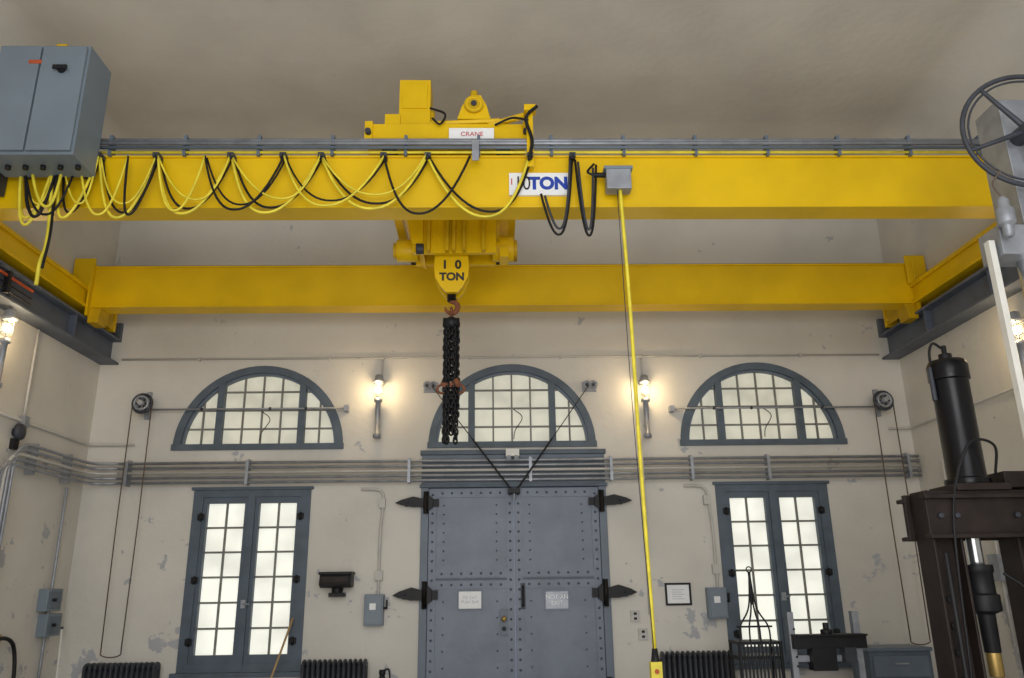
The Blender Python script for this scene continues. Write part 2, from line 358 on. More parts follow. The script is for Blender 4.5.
# ---------------------------------------------------------------- window opener pulleys, shaft, ropes
for s,c in((-1,P(149,407)),(1,P(876,404))):
    b=B('window_opener_pulley'); yy=D-.22
    b.ring((c.x,yy,c.z),(0,1,0),.125,.02,'iron',28,8); b.ring((c.x,yy-.04,c.z),(0,1,0),.09,.016,'galv',24,8); b.ring((c.x,yy+.05,c.z),(0,1,0),.08,.02,'galv',24,8)
    b.cyl((c.x,yy-.08,c.z),(c.x,D,c.z),.035,'galv')
    for k in range(6):
        a=k*math.pi/3; b.cyl((c.x,yy,c.z),(c.x+.125*math.cos(a),yy,c.z+.125*math.sin(a)),.012,'iron',6)
    b.box((c.x-.03,D-.05,c.z-.18),(c.x+.03,D,c.z+.2),'galv')
    xe=P(347 if s<0 else 671,416).x; b.cyl((c.x,D-.1,c.z-.06),(xe,D-.1,c.z-.06),.013,'galv',8)
    b.box((xe-.03,D-.12,c.z-.1),(xe+.03,D,c.z-.02),'galv')
    for t_ in(.28,.62,.8):
        xx=c.x+(xe-c.x)*t_; b.sphere((xx,D-.1,c.z-.06),.024,'iron',8,6)
    for dx in(-.13,.13): b.tube([(c.x+dx,yy,c.z),(c.x+dx*1.05,yy,c.z-1.6),(c.x+dx*.95,yy,1.0)],.008,'rope',6)
    b.tube([(c.x-.13*math.cos(a),yy,1.0-.05*math.sin(a)) for a in [k*math.pi/8 for k in range(9)]],.008,'rope',6)
    b.done()
# ---------------------------------------------------------------- radiators
def radiator(x0,x1,h=.9):
    b=B('radiator'); n=int((x1-x0)/.062); yc=D-.22
    for k in range(n):
        x=x0+(k+.5)*(x1-x0)/n
        for dy in(-.08,0,.08): b.cyl((x,yc+dy,.12),(x,yc+dy,h-.06),.021,'iron',8)
        for zz in(.12,h-.06):
            b.sphere((x,yc,zz),.06,'iron',10,6,(.42,2.0,.9))
    for k in(0,n-1):
        x=x0+(k+.5)*(x1-x0)/n
        for dy in(-.08,.08): b.lathe((x,yc+dy,.14),(0,0,-1),[(0,.022),(.08,.016),(.12,.026),(.14,.026)],'iron',8)
    b.cyl((x1,yc,.14),(x1+.1,yc,.14),.02,'galv',8); b.cyl((x1+.1,yc,.0),(x1+.1,yc,.2),.02,'galv',8); b.sphere((x1+.1,yc,.2),.035,'brass')
    b.done()
for a,bb in((86,160),(302,368),(660,733),(868,925)):
    radiator(P(a,665,D-.2).x,P(bb,665,D-.2).x,.9 if a<600 else .93)
b=B('wall_floodlight',.006); c=P(339,583)
b.prism([(D-.05,c.z+.11),(D-.26,c.z+.12),(D-.3,c.z-.02),(D-.22,c.z-.06),(D-.05,c.z-.05)],'x',c.x-.2,c.x+.2,'dark')
b.box((c.x-.21,D-.31,c.z+.10),(c.x+.21,D-.03,c.z+.135),'dark'); b.box((c.x-.17,D-.305,c.z),(c.x+.17,D-.285,c.z+.08),'pressbrown')
b.box((c.x-.06,D-.08,c.z-.1),(c.x+.06,D,c.z+.1),'dark'); b.cyl((c.x,D-.1,c.z-.13),(c.x,D-.1,c.z-.05),.07,'dark',14); b.box((c.x-.1,D-.16,c.z-.17),(c.x+.1,D-.02,c.z-.12),'dark'); b.done()
b=B('framed_notice',.003); c=P(678,594)
b.box((c.x-.17,D-.025,c.z-.14),(c.x+.17,D,c.z-.115),'dark'); b.box((c.x-.17,D-.025,c.z+.115),(c.x+.17,D,c.z+.14),'dark')
b.box((c.x-.17,D-.025,c.z-.115),(c.x-.145,D,c.z+.115),'dark'); b.box((c.x+.145,D-.025,c.z-.115),(c.x+.17,D,c.z+.115),'dark')
b.box((c.x-.145,D-.012,c.z-.115),(c.x+.145,D,c.z+.115),'paper')
for k in range(5): b.box((c.x-.08,D-.014,c.z+.05-k*.028),(c.x+.08-.03*(k%2),D-.011,c.z+.055-k*.028),'galv')
b.done()
# ---------------------------------------------------------------- crane runways
for s,xw in((1,XL),(-1,XR)):
    b=B('crane_runway_beam',.004); w=.25
    b.box((xw,-2,4.75),(xw+s*w,D,4.78),'runway_grey'); b.box((xw,-2,5.08),(xw+s*w,D,5.11),'runway_grey')
    b.box((xw+s*.11,-2,4.78),(xw+s*.13,D,5.08),'runway_grey')
    b.cbox((xw+s*.13,D/2-1,5.135),(.05,D+2,.05),'iron')
    y=-1.5
    while y<D:
        b.box((xw,y,4.78),(xw+s*.22,y+.02,5.08),'runway_grey'); y+=1.4
    b.box((xw+s*.03,D-.06,5.11),(xw+s*.25,D,5.35),'runway_grey')
    b.done()
# ---------------------------------------------------------------- bridge crane
crane=bpy.data.objects.new('overhead_bridge_crane',None); bpy.context.collection.objects.link(crane); crane.location=(0,8.4,5.2)
def child(o):
    o.parent=crane; o.matrix_parent_inverse=Matrix.Translation(-crane.location); return o
YF=7.03; YR=9.84; GT=.28; GZ0=5.23; GZ1=5.80
for nm,yy in(('girder_front',YF),('girder_rear',YR)):
    b=B(nm,.004); x0,x1=XL+.27,XR-.2
    b.box((x0,yy+.02,GZ0+.02),(x1,yy+GT-.02,GZ1-.02),'yellow')
    b.box((x0,yy-.0,GZ0),(x1,yy+GT,GZ0+.022),'yellow'); b.box((x0,yy,GZ1-.022),(x1,yy+GT,GZ1),'yellow')
    b.box((x0,yy+.11,GZ1),(x1,yy+.17,GZ1+.05),'iron')
    for x,sx in((x0,-1),(x1,1)):
        b.box((x-.015,yy-.05,GZ0-.12),(x+.015,yy+GT+.05,GZ1+.03),'yellow')
        b.prism([(x,GZ0-.2),(x-sx*.13,GZ0-.2),(x-sx*.16,GZ0),(x,GZ0)],'y',yy+.02,yy+GT-.02,'yellow2')
    child(b.done())
for s,xw in((1,XL),(-1,XR)):
    b=B('end_truck',.005); xa,xb=xw+s*.02,xw+s*.26
    b.box((xa,5.9,5.22),(xb,10.62,5.27),'yellow'); b.box((xa,5.9,5.45),(xb,10.62,5.5),'yellow'); b.box((xa+s*.04,5.95,5.27),(xb-s*.03,10.6,5.45),'yellow')
    for yy in(6.2,10.35):
        b.cyl((xw+s*.08,yy,5.29),(xw+s*.2,yy,5.29),.13,'iron',24)
        b.box((xb-s*.02,yy-.2,5.16),(xb+s*.004,yy+.2,5.42),'yellow2')
    for yy in(YF,YR): b.box((xa,yy-.03,5.5),(xb+s*.03,yy+.0,GZ1+.1),'yellow'); b.box((xa,yy+.3,5.5),(xb+s*.03,yy+.33,GZ1+.1),'yellow')
    b.box((xa,10.6,5.15),(xb,10.66,5.6),'yellow')
    child(b.done())
b=B('girder_conduits')
for k,(yy,z) in enumerate(((YF+.02,5.98),(YF-.03,5.94),(YF-.06,5.895),(YF-.06,5.85))):
    b.cyl((-4.3,yy,z),(5.1,yy,z),.018,'galv' if k!=3 else 'steelblue',8)
x=-4.0
while x<5.1:
    b.box((x-.015,YF-.045,5.78),(x+.015,YF+.05,6.0),'steelblue'); x+=.72
b.cyl((-5.3,YF-.02,5.82),(5.2,YF-.02,5.82),.014,'cable_yellow',8)
child(b.done())
b=B('control_cabinet',.008); y0=6.5
b.box((-4.90,y0,5.5),(-4.06,y0+.42,6.66),'cabinet')
for xa,xb in((-4.88,-4.50),(-4.48,-4.08)): b.box((xa,y0-.03,5.53),(xb,y0,6.63),'cabinet')
c=P(62,70,y0-.03); b.cyl((c.x,y0-.07,c.z),(c.x,y0-.03,c.z),.035,'dark'); b.box((c.x-.06,y0-.09,c.z-.02),(c.x+.07,y0-.07,c.z+.02),'dark')
b.box((c.x-.32,y0-.034,c.z+.07),(c.x-.2,y0-.03,c.z+.11),'orange')
b.box((-4.45,y0+.1,6.66),(-4.35,y0+.2,6.76),'yellow2')
for xx in(-4.75,-4.2): b.box((xx-.03,y0+.42,5.55),(xx+.03,YF+.1,5.6),'iron'); b.box((xx-.03,y0+.42,5.8),(xx+.03,YF+.1,5.85),'iron')
for k in range(5): b.cyl((-4.75+k*.16,y0+.2,5.46),(-4.75+k*.16,y0+.2,5.5),.025,'dark',10)
child(b.done())
b=B('resistor_panel',.004); b.box((-5.4,YF-.14,5.35),(-4.95,YF,5.72),'iron')
for k in range(6): b.box((-5.37,YF-.155,5.38+k*.055),(-4.98,YF-.14,5.40+k*.055),'dark')
child(b.done())
# festoon
YC=YF-.06
def hang(b,p0,p1,low,m,r=.013,Y=YC,ske=0):
    a=P(*p0,Y);c=P(*p1,Y);l=P((p0[0]+p1[0])/2+ske,low,Y); pts=[]
    n=20
    for i in range(n+1):
        t=i/n; x=a.x+(c.x-a.x)*t; w=abs(2*t-1)**2.2
        top=a.z+(c.z-a.z)*t; sh=math.sin(math.pi*t)*ske/110
        pts.append((x+sh,Y-.03*math.sin(math.pi*t),l.z+(top-l.z)*w))
    b.tube(pts,r,m,6)
b=B('festoon_cables')
A=[24,62,100,158,232,322,428,530]
lows=[219,219,219,215,214,210,218]
for i in range(7):
    sk=random.uniform(-8,8)
    hang(b,(A[i],158),(A[i+1],153),lows[i],'cable_yellow',.014,YC-.03,sk)
    hang(b,(A[i]+3,160),(A[i+1]+2,155),lows[i]-5,'cable_black',.012,YC-.0,sk+3)
    if i<6: hang(b,(A[i]+1,158),(A[i+1]-1,153),lows[i]-14,'cable_yellow',.010,YC-.05,-sk*1.3)
K=[24,80,128,158,205,284,384,470]
for i in range(7):
    sk=random.uniform(-9,9)
    hang(b,(K[i],156),(K[i+1],156),lows[i]-3,'cable_yellow' if i%2 else 'cable_black',.012,YC-.06,sk)
    if i in(4,5): hang(b,(K[i]+2,158),(K[i+1]+2,158),lows[i]-8,'cable_black',.010,YC-.04,sk+4)
for dx,lw,m in((0,226,'cable_yellow'),(4,218,'cable_black'),(9,208,'cable_yellow')):
    hang(b,(22+dx,160),(56+dx,158),lw,m,.015,YC-.05-dx*.004,dx)
hang(b,(541,194),(572,160),236,'cable_black',.012,YC-.03); hang(b,(545,196),(570,160),230,'iron',.012,YC-.05)
hang(b,(575,160),(596,165),237,'cable_black',.012,YC-.03); hang(b,(578,162),(593,168),231,'iron',.012,YC-.05)
for px in A[1:]+[284,384,572]:
    c=P(px,157,YC); b.box((c.x-.03,YC-.06,c.z-.025),(c.x+.03,YC+.05,c.z+.02),'iron'); b.cyl((c.x,YC-.04,c.z-.05),(c.x,YC-.04,c.z),.022,'dark',10)
b.tube(cat([P(52,165,6.9),P(50,215,6.9),P(46,245,6.85),P(40,262,6.8),P(36,285,6.8)]),.018,'cable_yellow',8)
b.tube(cat([P(58,165,6.88),P(54,200,6.88),P(50,235,6.8),P(42,268,6.75)]),.013,'cable_black',8)
child(b.done())
b=B('capacity_sign',.0); a=P(509,173,YF-.01); c=P(571,195,YF-.01)
b.box((a.x,YF-.012,c.z),(c.x,YF+.02,a.z),'paper'); zc=(a.z+c.z)/2
b.text('10',(a.x+.13,YF-.014,zc),.21,'black_text',.001,None,.0,.78); b.text('TON',(a.x+.385,YF-.014,zc),.178,'bluetext',.001,None,.009,.97); b.box((a.x+.02,YF-.014,zc-.01),(a.x+.03,YF-.012,zc+.06),'redtext'); child(b.done())
b=B('pendant_junction_box',.005); a=P(606,166,6.85); c=P(632,188,6.85)
b.box((a.x,6.85,c.z),(c.x,6.99,a.z),'galv'); b.box((a.x-.02,6.84,a.z-.03),(c.x+.02,7.0,a.z+.002),'cabinet'); b.box((a.x+.05,6.95,a.z-.15),(c.x-.05,YF+.02,a.z-.05),'galv')
b.cyl((a.x-.12,6.92,a.z-.06),(a.x,6.92,a.z-.06),.025,'dark'); b.tube(cat([(a.x-.12,6.92,a.z-.06),(a.x-.17,6.92,a.z-.02),(a.x-.1,6.95,a.z+.08)]),.012,'cable_black',8); child(b.done())
b=B('pendant_control'); p0=P(620,188,6.9); p1=P(655,655,6.9); p1=Vector((p1.x,6.9,p1.z))
b.tube(cat([p0,p0.lerp(p1,.3)+Vector((.01,0,0)),p0.lerp(p1,.6)+Vector((-.0,0,0)),p1]),.018,'cable_yellow',10)
b.tube(cat([p0+Vector((-.03,-.01,0)),p0.lerp(p1,.5)+Vector((-.035,0,0)),p1+Vector((-.01,-.02,0))]),.004,'iron',5)
b.lathe(p1+Vector((0,0,.05)),(0,0,-1),[(0,.022),(.1,.035),(.12,.035)],'dark',12)
b.box((p1.x-.045,6.86,p1.z-.45),(p1.x+.045,6.94,p1.z-.05),'cable_yellow')
for k in range(5): b.cyl((p1.x,6.845,p1.z-.12-k*.07),(p1.x,6.86,p1.z-.12-k*.07),.018,'dark' if k else 'orange',10)
child(b.done())
# trolley
b=B('hoist_trolley',.004); YT=7.1
def pb(px0,py0,px1,py1,Y,dep,m='yellow'):
    a=P(px0,py0,Y);c=P(px1,py1,Y); b.box((a.x,Y,c.z),(c.x,Y+dep,a.z),m)
xa,xb=P(368,130,YT).x,P(525,130,YT).x
pb(368,124,523,137,YT,.16)
for yy in(YT+.003,YR+.05):
    b.box((xa,yy,5.93),(xb,yy+.16,6.1),'yellow')
    for xx in(xa+.22,xb-.22): b.cyl((xx,yy+.02,5.92),(xx,yy+.13,5.92),.075,'iron',20)
for xx in(xa+.1,-.95,-.55,xb-.1): b.box((xx-.05,YT+.1,6.0),(xx+.05,YR+.1,6.12),'yellow')
for px in(366,524):
    pb(px-1,121,px+6,140,YT-.03,.1)
    c=P(px+2,131,YT-.06); b.cyl((c.x,YT-.08,c.z),(c.x,YT,c.z),.03,'iron',10)
pb(400,80,430,124,YT+.05,.3)
pb(403,84,427,108,YT+.035,.02); pb(385,114,400,124,YT+.02,.2); b.tube([P(432,112,YT+.1),P(432,124,YT+.1)],.03,'yellow2',8)
c=P(474,108,YT+.1)
for dy in(0,.14):
    b.prism([(c.x-.17,c.z-.16),(c.x+.17,c.z-.16),(c.x+.13,c.z),(c.x+.07,c.z+.12),(c.x-.03,c.z+.12),(c.x-.12,c.z)],'y',YT+.05+dy,YT+.08+dy,'yellow')
b.cyl((c.x,YT+.02,c.z),(c.x,YT+.25,c.z),.1,'yellow2',20); b.ring((c.x,YT+.03,c.z),(0,1,0),.075,.015,'yellow',20,6); b.cyl((c.x,YT,c.z),(c.x,YT+.02,c.z),.03,'iron',10)
b.cyl((c.x,YT+.12,c.z+.1),(c.x,YT+.12,c.z+.2),.04,'yellow2',12)
a=P(488,126,YT+.05); e=P(530,114,YT+.05); b.tube([a,e],.035,'yellow',6); b.tube([P(430,124,YT+.05),P(500,121,YT+.05)],.03,'yellow',6)
pb(526,104,534,166,YT-.16,.06); pb(524,104,536,110,YT-.18,.1)
b.tube(cat([P(430,108,YT+.05),P(445,114,YT),P(440,124,YT-.05),P(432,118,YT-.05)]),.012,'cable_black',6)
b.tube(cat([P(537,106,YT-.2),P(526,118,YT-.2),P(532,140,YT-.2),P(529,160,YT-.2)]),.018,'cable_black',8)
b.tube(cat([P(495,125,YT-.02),P(512,118,YT-.1),P(528,120,YT-.18)]),.012,'cable_black',8)
pb(449,128,494,139,YT-.04,.04,'paper'); c=P(472,134,YT-.045); b.text('CRANE',(c.x,YT-.043,c.z),.07,'redtext',.001)
pb(472,140,479,160,YT-.20,.015,'galv')
YD=8.4
z0=P(450,262,YD).z
xl,xr=P(397,245,YD).x,P(517,245,YD).x
b.cyl((xl+.25,YD,z0+.42),(xr-.2,YD,z0+.42),.24,'yellow2',32)
b.cyl((xl-.0,YD+.05,z0+.16),(xl+.24,YD+.05,z0+.16),.13,'yellow',24); b.cyl((xl-.04,YD+.05,z0+.16),(xl,YD+.05,z0+.16),.09,'yellow2',20)
b.cyl((xr-.28,YD+.05,z0+.18),(xr-.04,YD+.05,z0+.18),.15,'yellow',24); b.cyl((xr-.04,YD+.05,z0+.18),(xr,YD+.05,z0+.18),.1,'yellow2',20)
b.box((xr-.2,YD-.15,z0+.0),(xr-.1,YD+.1,z0+.12),'yellow')
b.box((xl+.2,YD-.26,z0+.0),(xr-.24,YD-.2,z0+.55),'yellow'); b.box((xl+.2,YD+.2,z0+.05),(xr-.24,YD+.26,z0+.8),'yellow')
for t_ in(.2,.42,.5,.62,.85):
    xx=xl+.2+(xr-xl-.44)*t_; b.box((xx-.018,YD-.34,z0-.0),(xx+.018,YD-.26,z0+.5),'yellow2')
b.prism([(xl+.2,z0+.1),(xl+.32,z0+.02),(xl+.32,z0+.6),(xl+.1,z0+.6)],'y',YD-.3,YD+.27,'yellow')
b.box((xl+.1,YD-.5,z0+.45),(xr-.1,YD+.5,z0+.52),'yellow')
for xx in(xl+.15,xr-.2): b.box((xx-.05,YD-.5,z0+.45),(xx+.05,YD-.44,6.1),'yellow'); b.box((xx-.05,YD+.44,z0+.45),(xx+.05,YD+.5,6.1),'yellow')
b.cyl((xl+.25,YD-.3,z0+.03),(xl+.33,YD-.3,z0+.03),.06,'iron',14)
child(b.done())
b=B('hook_block',.006); YH=8.28; c=P(451,272,YH)
def hp(px,py): q=P(px,py,YH); return (q.x,q.z)
pl=[hp(435,254),hp(468,253),hp(469,266),hp(468,276),hp(463,286),hp(458,292),hp(446,292),hp(440,286),hp(435,277),hp(434,266)]
b.prism(pl,'y',YH,YH+.06,'yellow'); b.prism(pl,'y',YH+.2,YH+.26,'yellow'); b.cyl((c.x,YH+.06,c.z+.03),(c.x,YH+.2,c.z+.03),.15,'yellow2',24)
q=hp(451.5,265); b.text('1  0',(q[0],YH-.004,q[1]),.14,'black_text',.002,None,.005); q=hp(452,277); b.text('TON',(q[0],YH-.004,q[1]),.125,'black_text',.002,None,.005)
for dx in(-.1,.1):
    for dy in(.09,.17): b.cyl((c.x+dx,YH+dy,c.z),(c.x+dx,YH+dy,c.z+.75),.009,'iron',6)
q=hp(451,294); b.cyl((q[0],YH+.13,q[1]-.04),(q[0],YH+.13,q[1]+.08),.05,'dark',14)
hk=[]; cz=q[1]-.11
for k in range(0,15):
    a=math.pi/2-k*(1.5*math.pi)/14; hk.append((q[0]+.07*math.cos(a),YH+.13,cz+.07*math.sin(a)))
b.tube([(q[0],YH+.13,q[1]-.02)]+hk,[.025]+[.03]*10+[.026,.022,.018,.014,.008],'rust',10)
child(b.done())
b=B('chain_hoist'); YH2=YH+.13; x0=q[0]
def link(c,ang,L=.066,W=.042,r=.0115,m='cable_black'):
    u=Vector((math.cos(ang),math.sin(ang),0)); pts=[]
    for k in range(10):
        a=2*math.pi*k/10; pts.append(Vector(c)+u*(W/2*math.cos(a))+Vector((0,0,(L-W)/2*(1 if math.sin(a)>0.01 else -1 if math.sin(a)<-.01 else 0)+W/2*math.sin(a))))
    b.tube(pts,r,m,5,True)
ztop=cz-.06
b.ring((x0,YH2,ztop-.0),(1,0,0),.05,.016,'rust',20,6)
b.sphere((x0,YH2,ztop-.12),.08,'dark',14,10,(.9,.8,.9)); b.cyl((x0-.09,YH2,ztop-.12),(x0+.09,YH2,ztop-.12),.055,'dark',16)
zmid=P(451,385,YH2).z; zbot=P(451,443,YH2).z
for sx,sy,zb in((-.065,0,zbot+.02),(-.03,-.03,zbot),(.035,-.03,zbot+.08),(.07,0,zbot+.25),(.0,.04,zbot+.12),(-.05,.05,zbot+.03),(.055,.04,zbot+.0)):
    z=ztop-.14; k=0
    while z>zb: link((x0+sx+random.uniform(-.005,.005),YH2+sy,z),(k%2)*math.pi/2+.4); z-=.046; k+=1
b.sphere((x0+.06,YH2-.03,zmid+.02),.045,'rust',12,8,(.8,.8,1.1)); b.box((x0-.09,YH2-.04,zmid-.03),(x0+.09,YH2+.05,zmid+.02),'rust')
for sg in(-1,1):
    b.tube([(x0+sg*.08,YH2,zmid+.06),(x0+sg*.1,YH2,zmid)]+[(x0+sg*(.1+.045*math.sin(a)),YH2,zmid-.045+.045*math.cos(a)) for a in [k*math.pi/6 for k in range(1,9)]],.014,'rust',8)
child(b.done())
b=B('conductor_rail_collector',.003)
b.box((XL+.27,4,4.96),(XL+.29,8.6,4.99),'orange')
for k in range(2): b.box((XL+.27,4,4.88-k*.07),(XL+.285,8.6,4.895-k*.07),'dark')
for y in(4.5,5.7,6.9,8.1): b.box((XL+.25,y,4.78),(XL+.31,y+.04,5.03),'dark')
b.box((XL+.27,6.9,5.02),(XL+.46,7.25,5.16),'dark'); b.box((XL+.3,6.7,4.9),(XL+.42,6.8,5.12),'iron'); b.box((XL+.29,7.3,4.93),(XL+.40,7.75,4.99),'orange')
b.tube(cat([(XL+.42,7.1,5.12),(XL+.55,7.2,5.0),(XL+.48,7.5,4.95),(XL+.4,7.6,5.0)]),.014,'cable_black',8)
child(b.done())
# ---------------------------------------------------------------- left wall fittings
X1=XL+.03
b=B('side_wall_conduit'); p=[PX(38,322,X1),PX(20,452,X1)]; yv=(p[0].y+p[1].y)/2
b.cyl((X1,yv,3.45),(X1,yv,4.74),.016,'paintpipe',8)
b.tube(fil([(X1,5,3.62),(X1,D-.05,3.62),(X1+.6,D-.05,3.62)],.1),.018,'paintpipe',8); b.box((XL,yv-.05,3.56),(XL+.08,yv+.05,3.68),'galv')
b.done()
b=B('alarm_bell'); c=PX(14,432,XL); b.lathe(c,(1,0,0),[(0,.05),(.04,.05),(.05,.1),(.09,.09),(.11,.04),(.12,.0)],'iron'); b.box(c+Vector((0,-.05,-.2)),c+Vector((.05,.05,-.08)),'dark'); b.done()
b=B('switch_box_stack',.005)
for px,py,h in((45,600,.13),(44,625,.13)):
    c=PX(px,py,XL); b.box((XL,c.y-.17,c.z-h),(XL+.12,c.y+.17,c.z+h),'cabinet'); b.box((XL+.12,c.y-.13,c.z-h+.03),(XL+.13,c.y+.13,c.z+h-.03),'steelblue'); b.cyl((XL+.12,c.y-.05,c.z),(XL+.17,c.y-.05,c.z),.02,'dark',10)
c=PX(45,612,XL); b.cyl((XL+.04,c.y,0.2),(XL+.04,c.y,3.0),.018,'galv',8); b.done()
b=B('air_hose'); c=PX(6,662,XL+.1)
b.tube(cat([c+Vector((0,-.5,.1)),c+Vector((0,-.2,.25)),c+Vector((0,.1,.15)),c+Vector((.05,.1,-.3)),c+Vector((.05,-.2,-.6)),c+Vector((.05,-.4,-1.0))]),.022,'cable_black',8)
b.cyl(c+Vector((-.09,-.2,.25)),c+Vector((.0,-.2,.25)),.05,'brass',12); b.done()
b=B('pry_bar'); e=P(62,628,10.5); b.tube([(e.x+.05,10.5,0.0),e],.012,'whitepaint',8); b.sphere(e,.018,'iron',8,6); b.done()
b=B('broom'); e=P(293,618,D-.12); g=Vector((e.x-.3,10.35,.12))
b.tube([e,g],.014,'wood',8); b.prism([(g.x-.15,.0),(g.x+.15,.0),(g.x+.08,.15),(g.x-.08,.15)],'y',10.3,10.4,'rope'); b.done()
b=B('fire_extinguisher'); c=P(384,668,D-.3); b.lathe((c.x,D-.45,0),(0,0,1),[(0,.07),(.6,.07),(.68,.04),(.72,.03),(.73,.04),(.78,.04)],'dark',16); b.tube(cat([(c.x,D-.45,.76),(c.x+.08,D-.47,.78),(c.x+.1,D-.47,.6)]),.012,'dark',6); b.done()
# ---------------------------------------------------------------- right wall fittings
X2=XR-.03
b=B('side_wall_conduit')
b.tube(fil([(X2,4,3.75),(X2,D-.05,3.75),(X2-.3,D-.05,3.75),],.1),.016,'paintpipe',8)
for y in(10.2,9.4): b.cyl((X2,y,1.0),(X2,y,3.2),.018,'paintpipe',8)
b.box((XR-.1,9.3,1.7),(XR,9.5,2.0),'galv'); b.done()
# ---------------------------------------------------------------- hydraulic press
b=B('hydraulic_press',.005); YP=6.0
zt=P(970,490,YP).z; cxp=P(971,500,YP).x
xl_=P(936,520,YP).x; xr_=cxp*2-xl_+.04
for xx in(xl_,xr_):
    b.box((xx-.11,YP-.12,0),(xx-.09,YP+.12,zt-.01),'pressbrown'); b.box((xx+.09,YP-.12,0),(xx+.11,YP+.12,zt-.01),'pressbrown'); b.box((xx-.09,YP-.015,0),(xx+.09,YP+.015,zt-.01),'pressbrown')
    b.box((xx-.2,YP-.4,0),(xx+.2,YP+.4,.04),'pressbrown')
    for k in range(7): b.cyl((xx,YP-.03,.5+k*.18),(xx,YP+.03,.5+k*.18),.03,'dark',10)
xe0,xe1=xl_-.15,xr_+.2
for yy in(-.17,.13):
    b.box((xe0,YP+yy,zt-.36),(xe1,YP+yy+.04,zt-.02),'pressbrown')
    for zz in(zt-.08,zt-.36): b.box((xe0-.02,YP+yy-(.05 if yy<0 else -.001),zz),(xe1+.02,YP+yy+(.039 if yy<0 else .09),zz+.03),'pressbrown')
for xx in(xl_-.06,xl_+.06,xr_-.12): b.cyl((xx,YP-.2,zt-.2),(xx,YP-.17,zt-.2),.022,'iron',6)
b.box((cxp-.2,YP-.2,zt-.02),(cxp+.2,YP+.2,zt+.03),'pressbrown')
b.box((xr_-.14,YP-.15,zt+.0),(xr_+.15,YP+.15,zt+.12),'pressbrown')
ct=P(946,358,YP).z
b.lathe((cxp,YP,zt+.03),(0,0,1),[(0,.16),(.05,.16),(.055,.135),(ct-zt-.22,.135),(ct-zt-.215,.15),(ct-zt-.1,.15),(ct-zt-.06,.13),(ct-zt-.04,.05)],'pressblack',32)
b.lathe((cxp,YP,ct-.02),(0,0,1),[(0,.05),(.05,.05),(.05,.02),(.12,.02)],'dark',12); b.tube(cat([(cxp-.02,YP,ct+.08),(cxp-.08,YP,ct+.12),(cxp-.12,YP,ct+.05),(cxp-.14,YP-.02,ct-.1)]),.012,'dark',6)
b.cyl((cxp-.15,YP-.02,ct-.08),(cxp-.15,YP-.02,ct-.35),.02,'iron',8)
zr=P(975,545,YP).z; cr_=cxp-.04
b.cyl((cr_,YP,zt-.02),(cr_,YP,zr-.15),.05,'chrome',20)
b.lathe((cr_,YP,zr-.14),(0,0,-1),[(0,.10),(.05,.10),(.06,.09),(.2,.09),(.21,.11),(.32,.11),(.34,.06),(.60,.055)],'dark',22)
b.cyl((cr_,YP,zr-.9),(cr_,YP,zr-.5),.05,'brass',16)
b.box((xl_-.15,YP-.2,.75),(xr_+.15,YP-.14,.95),'pressbrown'); b.box((xl_-.15,YP+.14,.75),(xr_+.15,YP+.2,.95),'pressbrown'); b.box((cxp-.2,YP-.2,.95),(cxp+.2,YP+.2,1.02),'iron')
b.tube(cat([(cxp+.16,YP-.1,zt+.10),(cxp+.13,YP-.2,zt+.3),(cxp-.05,YP-.22,zt+.33),(cxp-.18,YP-.2,zt+.1),(xl_-.0,YP-.22,zt-.3),(xl_-.05,YP-.2,1.0)]),.010,'dark',8)
b.tube(cat([(cxp+.08,YP-.1,zr-.2),(cxp+.2,YP-.16,zr-.35),(cxp+.2,YP-.15,zr-.7)]),.012,'dark',8)
b.cyl((xl_-.08,YP-.2,.1),(xl_-.08,YP-.2,1.9),.018,'dark',8); b.box((xl_-.12,YP-.22,.05),(xl_-.04,YP-.12,.15),'dark')
b.done()
# ---------------------------------------------------------------- tall testing machine (right edge)
b=B('screw_testing_machine',.006); YM=5.0
px_=P(1004,300,YM).x; zt2=P(1000,240,YM).z
b.box((px_-.022,YM,0),(px_+.022,YM+.06,zt2),'whitepaint'); b.box((px_+.5,YM,0),(px_+.55,YM+.06,zt2),'whitepaint')
b.box((px_-.1,YM-.1,0),(px_+.7,YM+.5,.6),'steelblue'); b.box((px_+.04,YM-.04,zt2-.12),(px_+.6,YM+.2,zt2+.10),'galv')
b.cyl((px_+.27,YM+.1,.6),(px_+.27,YM+.1,zt2),.05,'chrome',16)
xh=P(1010,150,YM).x
b.box((xh,YM+.02,zt2+.1),(xh+.5,YM+.3,P(1010,98,YM).z),'galv'); b.box((xh-.015,YM+.0,zt2+.1),(xh+.515,YM+.32,zt2+.14),'cabinet')
c=P(1028,130,YM-.1)
b.ring(c,(.12,1,0),.44,.018,'iron',48,10); b.ring(c,(.12,1,0),.40,.008,'iron',48,8)
for k in range(5):
    a=k*2*math.pi/5+.95; b.tube([c,c+Vector((.44*math.cos(a),-.12*.44*math.cos(a),.44*math.sin(a)))],[.022,.014],'iron',8)
b.cyl(c-Vector((0,.05,0)),c+Vector((0,.14,0)),.06,'iron',20)
g=P(1003,205,YM-.1); b.lathe(g+Vector((0,0,.06)),(0,0,-1),[(0,.02),(.03,.04),(.08,.04),(.1,.06),(.2,.06),(.22,.035),(.28,.035),(.30,.02)],'galv',16); b.cyl(g-Vector((0,0,.08)),(px_+.12,YM,g.z-.08),.03,'galv',10)
b.tube(cat([g+Vector((0,0,.06)),g+Vector((-.04,0,.16)),g+Vector((.03,0,.26))]),.008,'rope',6)
b.done()
